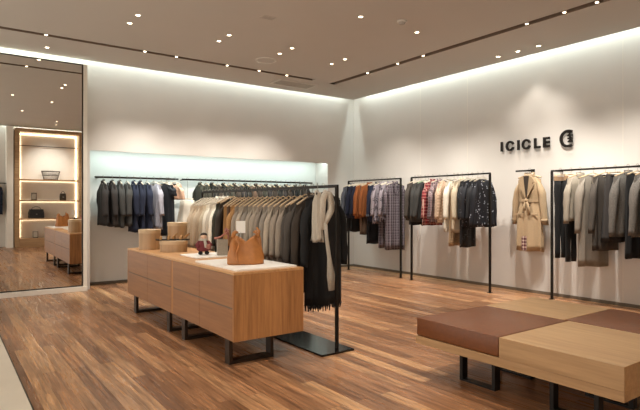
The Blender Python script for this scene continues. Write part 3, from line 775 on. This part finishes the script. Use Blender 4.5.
for z in (-.3, -.38, -.56, -.66):
    for s in (-1, 1): cyl(b, 0, 0, 0, .001, .001, 3)
b.free()
for z in (-.54, -.64):
    for s in (-1, 1):
        b = NB(); blob(b, (s*.055, -.082, z), (.011, .006, .011), 1); obj('button', b, M['umber'], g, True)
b = NB(); loft(b, [[(x, y, z) for x, y in ((-.075, -.088), (.0, -.088), (.0, -.06), (-.075, -.06))] for z in (-1.21, -1.0)]); obj('lining', b, M['burgplaid'], g)
t = thing('neck_scarf', 'dark checked scarf tucked in the neck of the beige trench coat', 'scarf', (TX, TY, TZ), RN)
for s in (-1, 1):
    b = NB(); tube(b, [(s*.008, .03, -.062), (s*.04, .01, -.068), (s*.036, -.04, -.1), (s*.02, -.068, -.16), (s*.008, -.07, -.26)], [.014, .017, .018, .017, .01], 8, .6); obj('tail', b, M['burgplaid'], t, True)

# ------------------------------------------------------------------ drawer chests
def chest(label, y0, y1, nd, z0=.217, z1=.79):
    x0, x1 = 1.95, 2.64; yc = (y0+y1)/2; hy = (y1-y0)/2; hx = (x1-x0)/2
    t = thing('drawer_chest', label, 'drawer chest', ((x0+x1)/2, yc, 0), 0, 'oak drawer chests in the middle of the shop')
    b = NB(); box(b, -hx+.02, hx, -hy+.022, hy-.022, z0, z1-.022); obj('carcass', b, M['oak_end'], t)
    b = NB(); box(b, -hx, hx, -hy, hy, z1-.022, z1, .002); obj('top', b, M['oak'], t)
    for s in (-1, 1):
        b = NB(); box(b, -hx, hx, s*hy-(.022 if s > 0 else 0), s*hy+(.022 if s < 0 else 0), z0, z1-.0225, .0015); obj('side_panel', b, M['oak_end'], t)
    zc = (z0+z1-.022)/2; wd = (2*hy-.044)/nd
    for i in range(nd):
        for (a, c) in ((z0+.003, zc-.011), (zc+.004, z1-.026)):
            ya = -hy+.022+i*wd
            b = NB(); box(b, -hx-.001, -hx+.019, ya+.0025, ya+wd-.0025, a, c, .0015); d = obj('drawer', b, M['oak_shaded'], t)
            b = NB(); box(b, -hx+.006, -hx+.02, ya+.0025, ya+wd-.0025, c+.0005, c+.0125); obj('finger_groove', b, M['slot'], d)
    for ly in (-hy+.12, hy-.3):
        b = NB(); xa, xb, th, wi = -hx+.02, hx-.24, .03, .085
        box(b, xa, xb, ly, ly+wi, 0, th); box(b, xa, xb, ly, ly+wi, z0-th, z0)
        box(b, xa, xa+th, ly, ly+wi, th, z0-th); box(b, xb-th, xb, ly, ly+wi, th, z0-th)
        obj('leg_frame', b, M['bronze'], t)
    return t
chest('low oak drawer chest nearest the camera, with the tan tote bag on it', 3.93, 5.345, 2)
chest('low oak drawer chest at the far end, with round wooden boxes on it', 5.355, 6.96, 2)

ZT = .79
def oval_box(label, x, y, r, h, rx=1.0, z=ZT, rz=0):
    t = thing('round_box', label, 'box', (x, y, z), rz, 'pale bentwood boxes on the drawer chest')
    b = NB(); cyl(b, 0, 0, 0, h-.03, r-.004, 40, rx=rx); obj('body', b, M['boxash'], t, True, True)
    b = NB(); n = 40
    loft(b, [[((rr)*rx*math.cos(2*PI*k/n), rr*math.sin(2*PI*k/n), zz) for k in range(n)] for rr, zz in ((r, h-.045), (r, h-.004), (r-.004, h), (r-.012, h))]); obj('lid', b, M['boxtop'], t, True, True)
oval_box('tall round wooden box at the far left corner of the chest top', 2.12, 6.60, .135, .25)
oval_box('low oval wooden box with tan sandals on its lid', 2.25, 6.12, .115, .135, 1.45, rz=-.6)
oval_box('tallest round wooden box, behind the oval box with sandals', 2.44, 6.50, .125, .335)
def sandal(label, x, y, rz):
    t = thing('sandal', label, 'shoe', (x, y, ZT+.1355), rz, 'tan sandals on the oval box')
    b = NB()
    pts = [(-.03, -.11), (.03, -.11), (.036, -.03), (.03, .05), (.036, .1), (0, .13), (-.036, .1), (-.028, .05), (-.034, -.03)]
    prism(b, pts, 'Z', 0, .016); obj('sole', b, M['umber'], t)
    b = NB()
    for yy, hh in ((.07, .04), (-.02, .045)):
        loft(b, [[(.036*math.cos(a)*k, yy+dy, .012+hh*math.sin(a)*k) for a in [PI*i/10 for i in range(11)]] for dy, k in ((-.012, 1), (.012, 1), (.012, .9), (-.012, .9))], closed=False, cap=False)
    obj('strap', b, M['camel'], t, True)
    b = NB(); tube(b, [(-.03, -.06, .02), (-.028, -.1, .07), (0, -.115, .08), (.028, -.1, .07), (.03, -.06, .02)], .006, 6); obj('heel_strap', b, M['camel'], t, True)
sandal('tan strappy sandal on the oval wooden box, left one', 2.17, 6.12, 1.1)
sandal('tan strappy sandal on the oval wooden box, right one', 2.31, 6.08, .9)
# trays
t = thing('display_tray', 'thin white tray under the small doll on the chest', 'tray', (2.36, 5.38, ZT))
b = NB(); box(b, -.22, .22, -.24, .24, 0, .014, .003); obj('plate', b, M['white'], t)
t = thing('display_tray', 'wide white slab under the tan tote bag', 'tray', (2.30, 4.42, ZT))
b = NB(); box(b, -.3, .3, -.44, .44, 0, .016, .003); obj('plate', b, M['white'], t)
# doll with burgundy robe
g = thing('doll', 'small doll in a burgundy robe with cream scarf and dark boots', 'doll', (2.33, 5.42, ZT+.0145), -.4)
b = NB(); n = 20
loft(b, [[(rr*1.1*math.cos(2*PI*k/n), rr*.9*math.sin(2*PI*k/n), z) for k in range(n)] for rr, z in ((.045, .035), (.068, .05), (.072, .085), (.058, .125), (.04, .155), (.02, .17))]); obj('robe', b, M['burg'], g, True)
for s in (-1, 1):
    b = NB(); blob(b, (s*.034, -.025, .02), (.027, .045, .02)); obj('boot', b, M['blackf'], g, True)
    b = NB(); tube(b, [(s*.045, 0, .14), (s*.075, -.03, .105), (s*.045, -.062, .085)], [.018, .02, .017], 8); obj('arm', b, M['burg'], g, True)
b = NB(); blob(b, (0, -.005, .19), (.036, .034, .036)); h = obj('head', b, M['blush'], g, True)
b = NB(); blob(b, (0, .006, .212), (.038, .036, .028)); obj('hat', b, M['umber'], h, True)
b = NB(); tube(b, [(.038*math.cos(a), .034*math.sin(a), .162) for a in [2*PI*i/14 for i in range(15)]], .014, 8); tube(b, [(.01, -.035, .16), (.02, -.062, .12), (.022, -.068, .08)], [.014, .018, .014], 8, .5); obj('scarf', b, M['cream'], g, True)
b = NB(); blob(b, (.05, -.06, .09), (.03, .02, .03)); obj('bundle', b, M['rose'], g, True)
# grey riser with a heeled shoe standing on it
t = thing('display_block', 'pale grey display block beside the tan tote bag', 'display block', (2.47, 5.25, ZT+.0145), -.3)
b = NB(); box(b, -.055, .055, -.045, .045, 0, .17, .003); obj('block', b, M['stone'], t)
t = thing('heeled_shoe', 'dusty pink heeled shoe on the grey display block', 'shoe', (2.47, 5.25, ZT+.185), 1.0)
b = NB(); loft(b, [[(x*w, yy, zz+(.022 if q else 0)) for x, q in ((-1, 0), (1, 0), (.8, 1), (-.8, 1))] for yy, zz, w in ((-.07, .055, .02), (-.03, .05, .026), (.02, .012, .026), (.06, .0, .03), (.085, .0, .012))]); obj('upper', b, M['rose'], t, True)
b = NB(); tube(b, [(0, -.062, .055), (0, -.066, .0)], [.012, .007], 8); obj('heel', b, M['rose'], t, True)
b = NB(); blob(b, (-.02, -.04, .095), (.022, .016, .02)); blob(b, (.022, -.04, .1), (.024, .016, .022)); tube(b, [(-.02, -.05, .07), (0, -.07, .1), (.02, -.05, .07)], .008, 6); obj('bow', b, M['rose'], t, True)
# card in a stand
t = thing('sign_holder', 'small white card on a thin stand behind the tan tote bag', 'sign', (2.42, 4.72, ZT+.0165), -.45)
b = NB(); box(b, -.05, .05, -.035, .035, 0, .008); obj('base', b, M['chrome'], t)
b = NB(); tube(b, [(0, .0, .008), (0, .0, .27)], .004, 6); obj('stem', b, M['chrome'], t)
b = NB(); box(b, -.045, .045, -.003, .003, .26, .38); obj('card', b, M['white'], t)

# tan tote
g = thing('tote_bag', 'slouchy tan leather tote bag on the white slab', 'bag', (2.27, 4.33, ZT+.0165), -.42)
b = NB(); rings = []; n = 48; nv = 14
for j in range(nv+1):
    v = j/nv
    ww = .165-.012*v-.035*v**3; dd = .095-.035*v-.02*v*v
    ring = []
    for i in range(n):
        a = 2*PI*i/n; ca, sa = math.cos(a), math.sin(a)
        x = ww*math.copysign(abs(ca)**.6, ca); y = dd*math.copysign(abs(sa)**.7, sa)
        # top edge dips in the middle and rises to two ears
        top = .235+.05*(abs(x)/.13)**2*math.exp(-max(0, abs(x)-.12)*20) - (.035 if abs(x) < .05 else 0)*(1-abs(x)/.05)
        y += .010*v*math.sin(7*a+1)+.006*math.sin(13*a+v*6)*v; x += .006*math.sin(v*9+3*a)
        # slouch fold on the left front
        if sa < 0: y += .022*math.exp(-((x+.05+.12*(v-.5))/.022)**2)*math.sin(v*PI)
        ring.append((x, y, v*top+.002))
    rings.append(ring)
inner = [[(x*.93, y*.85, z-.006) for x, y, z in rings[-1]], [(x*.9, y*.8, z-.09) for x, y, z in rings[-1]]]
loft(b, rings+inner); obj('body', b, M['baglea'], g, True)
for s, yy in ((-1, -.03), (1, .03)):
    b = NB(); tube(b, [(s*.115+.105*math.cos(a)*.35*s*0 + s*(-.0)+.0+(-.035*s)*(1-abs(math.cos(a)))*1.0, yy*(math.cos(a)), .245+.05*math.sin(a)) for a in [PI*i/12 for i in range(13)]], [.018]*13, 8, .45)
    obj('handle', b, M['baglea'], g, True)
b = NB()
tube(b, [(-.1, -.055, .24), (-.06, -.075, .19), (-.09, -.09, .1), (-.075, -.097, .02)], [.006, .009, .008, .003], 6); obj('tie', b, M['baglea'], g, True)
b = NB(); tube(b, [(.11, -.05, .25), (.12, -.07, .3), (.1, -.02, .33)], .01, 6)
obj('tie', b, M['baglea'], g, True)

# ------------------------------------------------------------------ benches
def bench(label, x0, x1, segs, loops, loc_y=(1.39, 2.97)):
    y0, y1 = loc_y
    t = thing('bench', label, 'bench', ((x0+x1)/2, (y0+y1)/2, 0), 0, 'low oak and leather display benches')
    cx, cy = (x0+x1)/2, (y0+y1)/2; hx = (x1-x0)/2
    b = NB(); box(b, -hx, hx, y0-cy, y1-cy, .25, .31, .002); obj('base_board', b, M['bench_wood'], t)
    for kind, a, c in segs:
        b = NB()
        if kind == 'wood': box(b, -hx, hx, a-cy, c-cy, .3105, .45, .002); obj('wood_top', b, M['bench_wood'], t)
        else:
            box(b, -hx+.003, hx-.003, a-cy+.004, c-cy-.004, .311, .452, .014); p = obj('leather_pad', b, M['leather'], t, True, True)
            b = NB(); xx0, xx1, ya, yb = -hx+.006, hx-.006, a-cy+.008, c-cy-.008
            tube(b, [(xx0, ya, .447), (xx1, ya, .447), (xx1, yb, .447), (xx0, yb, .447), (xx0, ya, .447)], .004, 6); obj('piping', b, M['leather'], p)
    for (lx, la, lb) in loops:
        b = NB(); w, th = .06, .014; lx -= cx; la -= cy; lb -= cy
        box(b, lx, lx+w, la, lb, 0, th); box(b, lx, lx+w, la, lb, .25-th, .25)
        box(b, lx, lx+w, la, la+th*2, th, .25-th); box(b, lx, lx+w, lb-th*2, lb, th, .25-th)
        obj('leg_frame', b, M['black'], t)
bench('oak and tan leather bench nearest the camera', 3.07, 3.945, [('leather', 2.20, 2.97), ('wood', 1.39, 2.198)], [(3.25, 2.36, 2.68), (3.25, 1.62, 1.94), (3.7, 2.36, 2.68), (3.7, 1.62, 1.94)])
bench('oak and tan leather bench pushed behind the first, nearer the right wall', 3.955, 4.70, [('wood', 2.24, 2.97), ('leather', 1.39, 2.238)], [(4.1, 2.36, 2.68), (4.1, 1.62, 1.94), (4.5, 2.36, 2.68), (4.5, 1.62, 1.94)])

# ------------------------------------------------------------------ wall sign (local x = reading direction)
t = thing('wall_sign', 'black raised letters reading ICICLE with a round C emblem on the wall', 'sign', (XR, 4.80, 2.20), RN)
def U(y): return 4.80-y
def arc_pts(r0, r1, a0, a1, n=22):
    A = [a0+(a1-a0)*i/n for i in range(n+1)]
    return [(r1*math.cos(a), r1*math.sin(a)) for a in A] + [(r0*math.cos(a), r0*math.sin(a)) for a in reversed(A)]
def strip_arc(b, cx, cz, r0, r1, a0, a1, y0, y1, sx=1, n=22):
    A = [a0+(a1-a0)*i/n for i in range(n+1)]
    loft(b, [[(cx+r1*sx*math.cos(a), y0, cz+r1*math.sin(a)), (cx+r0*sx*math.cos(a), y0, cz+r0*math.sin(a)), (cx+r0*sx*math.cos(a), y1, cz+r0*math.sin(a)), (cx+r1*sx*math.cos(a), y1, cz+r1*math.sin(a))] for a in A])
Y0, Y1, HL, ST = -.045, -.018, .155, .033
def letter(build):
    b = NB(); build(b); o = obj('letter', b, M['black'], t)
    b = NB(); box(b, o.bound_box[0][0]*.5+o.bound_box[6][0]*.5-.004, o.bound_box[0][0]*.5+o.bound_box[6][0]*.5+.004, -.018, 0, .0, .01); obj('standoff', b, M['black'], o)
def I(x): return lambda b: box(b, x-ST/2, x+ST/2, Y0, Y1, 0, HL)
def Cc(x0, x1):
    r = HL/2+.003; cx = (x0+x1)/2; sx = (x1-x0)/2/r
    return lambda b: strip_arc(b, cx, HL/2, r-ST, r, math.radians(20), math.radians(340), Y0, Y1, sx)
letter(I(U(5.193)))
letter(Cc(U(5.117), U(4.965)))
letter(I(U(4.892)))
letter(Cc(U(4.831), U(4.68)))
def Lf(b):
    x0, x1 = U(4.622), U(4.522); box(b, x0, x0+ST, Y0, Y1, 0, HL); box(b, x0+ST, x1, Y0, Y1, 0, ST)
letter(Lf)
def Ef(b):
    x0, x1 = U(4.472), U(4.37); box(b, x0, x0+ST, Y0, Y1, 0, HL)
    for z in (0, HL/2-ST/2, HL-ST): box(b, x0+ST, x1, Y0, Y1, z, z+ST)
letter(Ef)
b = NB()
ex0, ex1 = U(4.213), U(4.035); r = .128; cz = .098; cx = ex0+r
strip_arc(b, cx, cz, r-.036, r, math.radians(62), math.radians(298), Y0, Y1, 1, 28)
kx = cx+.026
for z, w0 in ((cz+.088, .034), (cz+.045, .040), (cz-.0, .034), (cz-.045, .026)): box(b, kx-w0, kx+w0*.9, Y0, Y1, z-.010, z+.010)
for (xa, za, xb, zb) in ((.02, .11, -.02, .045), (-.02, .045, .025, 0), (.025, 0, -.03, -.05), (.0, .02, .035, -.06)):
    prism(b, [(kx+xa-.009, cz+za), (kx+xa+.009, cz+za), (kx+xb+.009, cz+zb), (kx+xb-.009, cz+zb)], 'Y', Y0+.001, Y1-.001)
obj('emblem', b, M['black'], t)

# ------------------------------------------------------------------ camera, world, view
cam = bpy.data.cameras.new('camera'); cam.sensor_width = 36; cam.lens = 36*528/640; cam.clip_start = .05
cam.shift_y = .5/640*-1
co = bpy.data.objects.new('camera', cam); C.objects.link(co); co.location = (0, 0, 1.35)
co.rotation_euler = (PI/2, 0, -math.radians(35.68))
S = bpy.context.scene; S.camera = co
wd = bpy.data.worlds.new('world'); wd.use_nodes = True; S.world = wd
bg = wd.node_tree.nodes['Background']; bg.inputs[0].default_value = (1, .95, .88, 1); bg.inputs[1].default_value = 1.1
S.view_settings.view_transform = 'Standard'; S.view_settings.look = 'None'; S.view_settings.gamma = 1
S.view_settings.exposure = 0.78
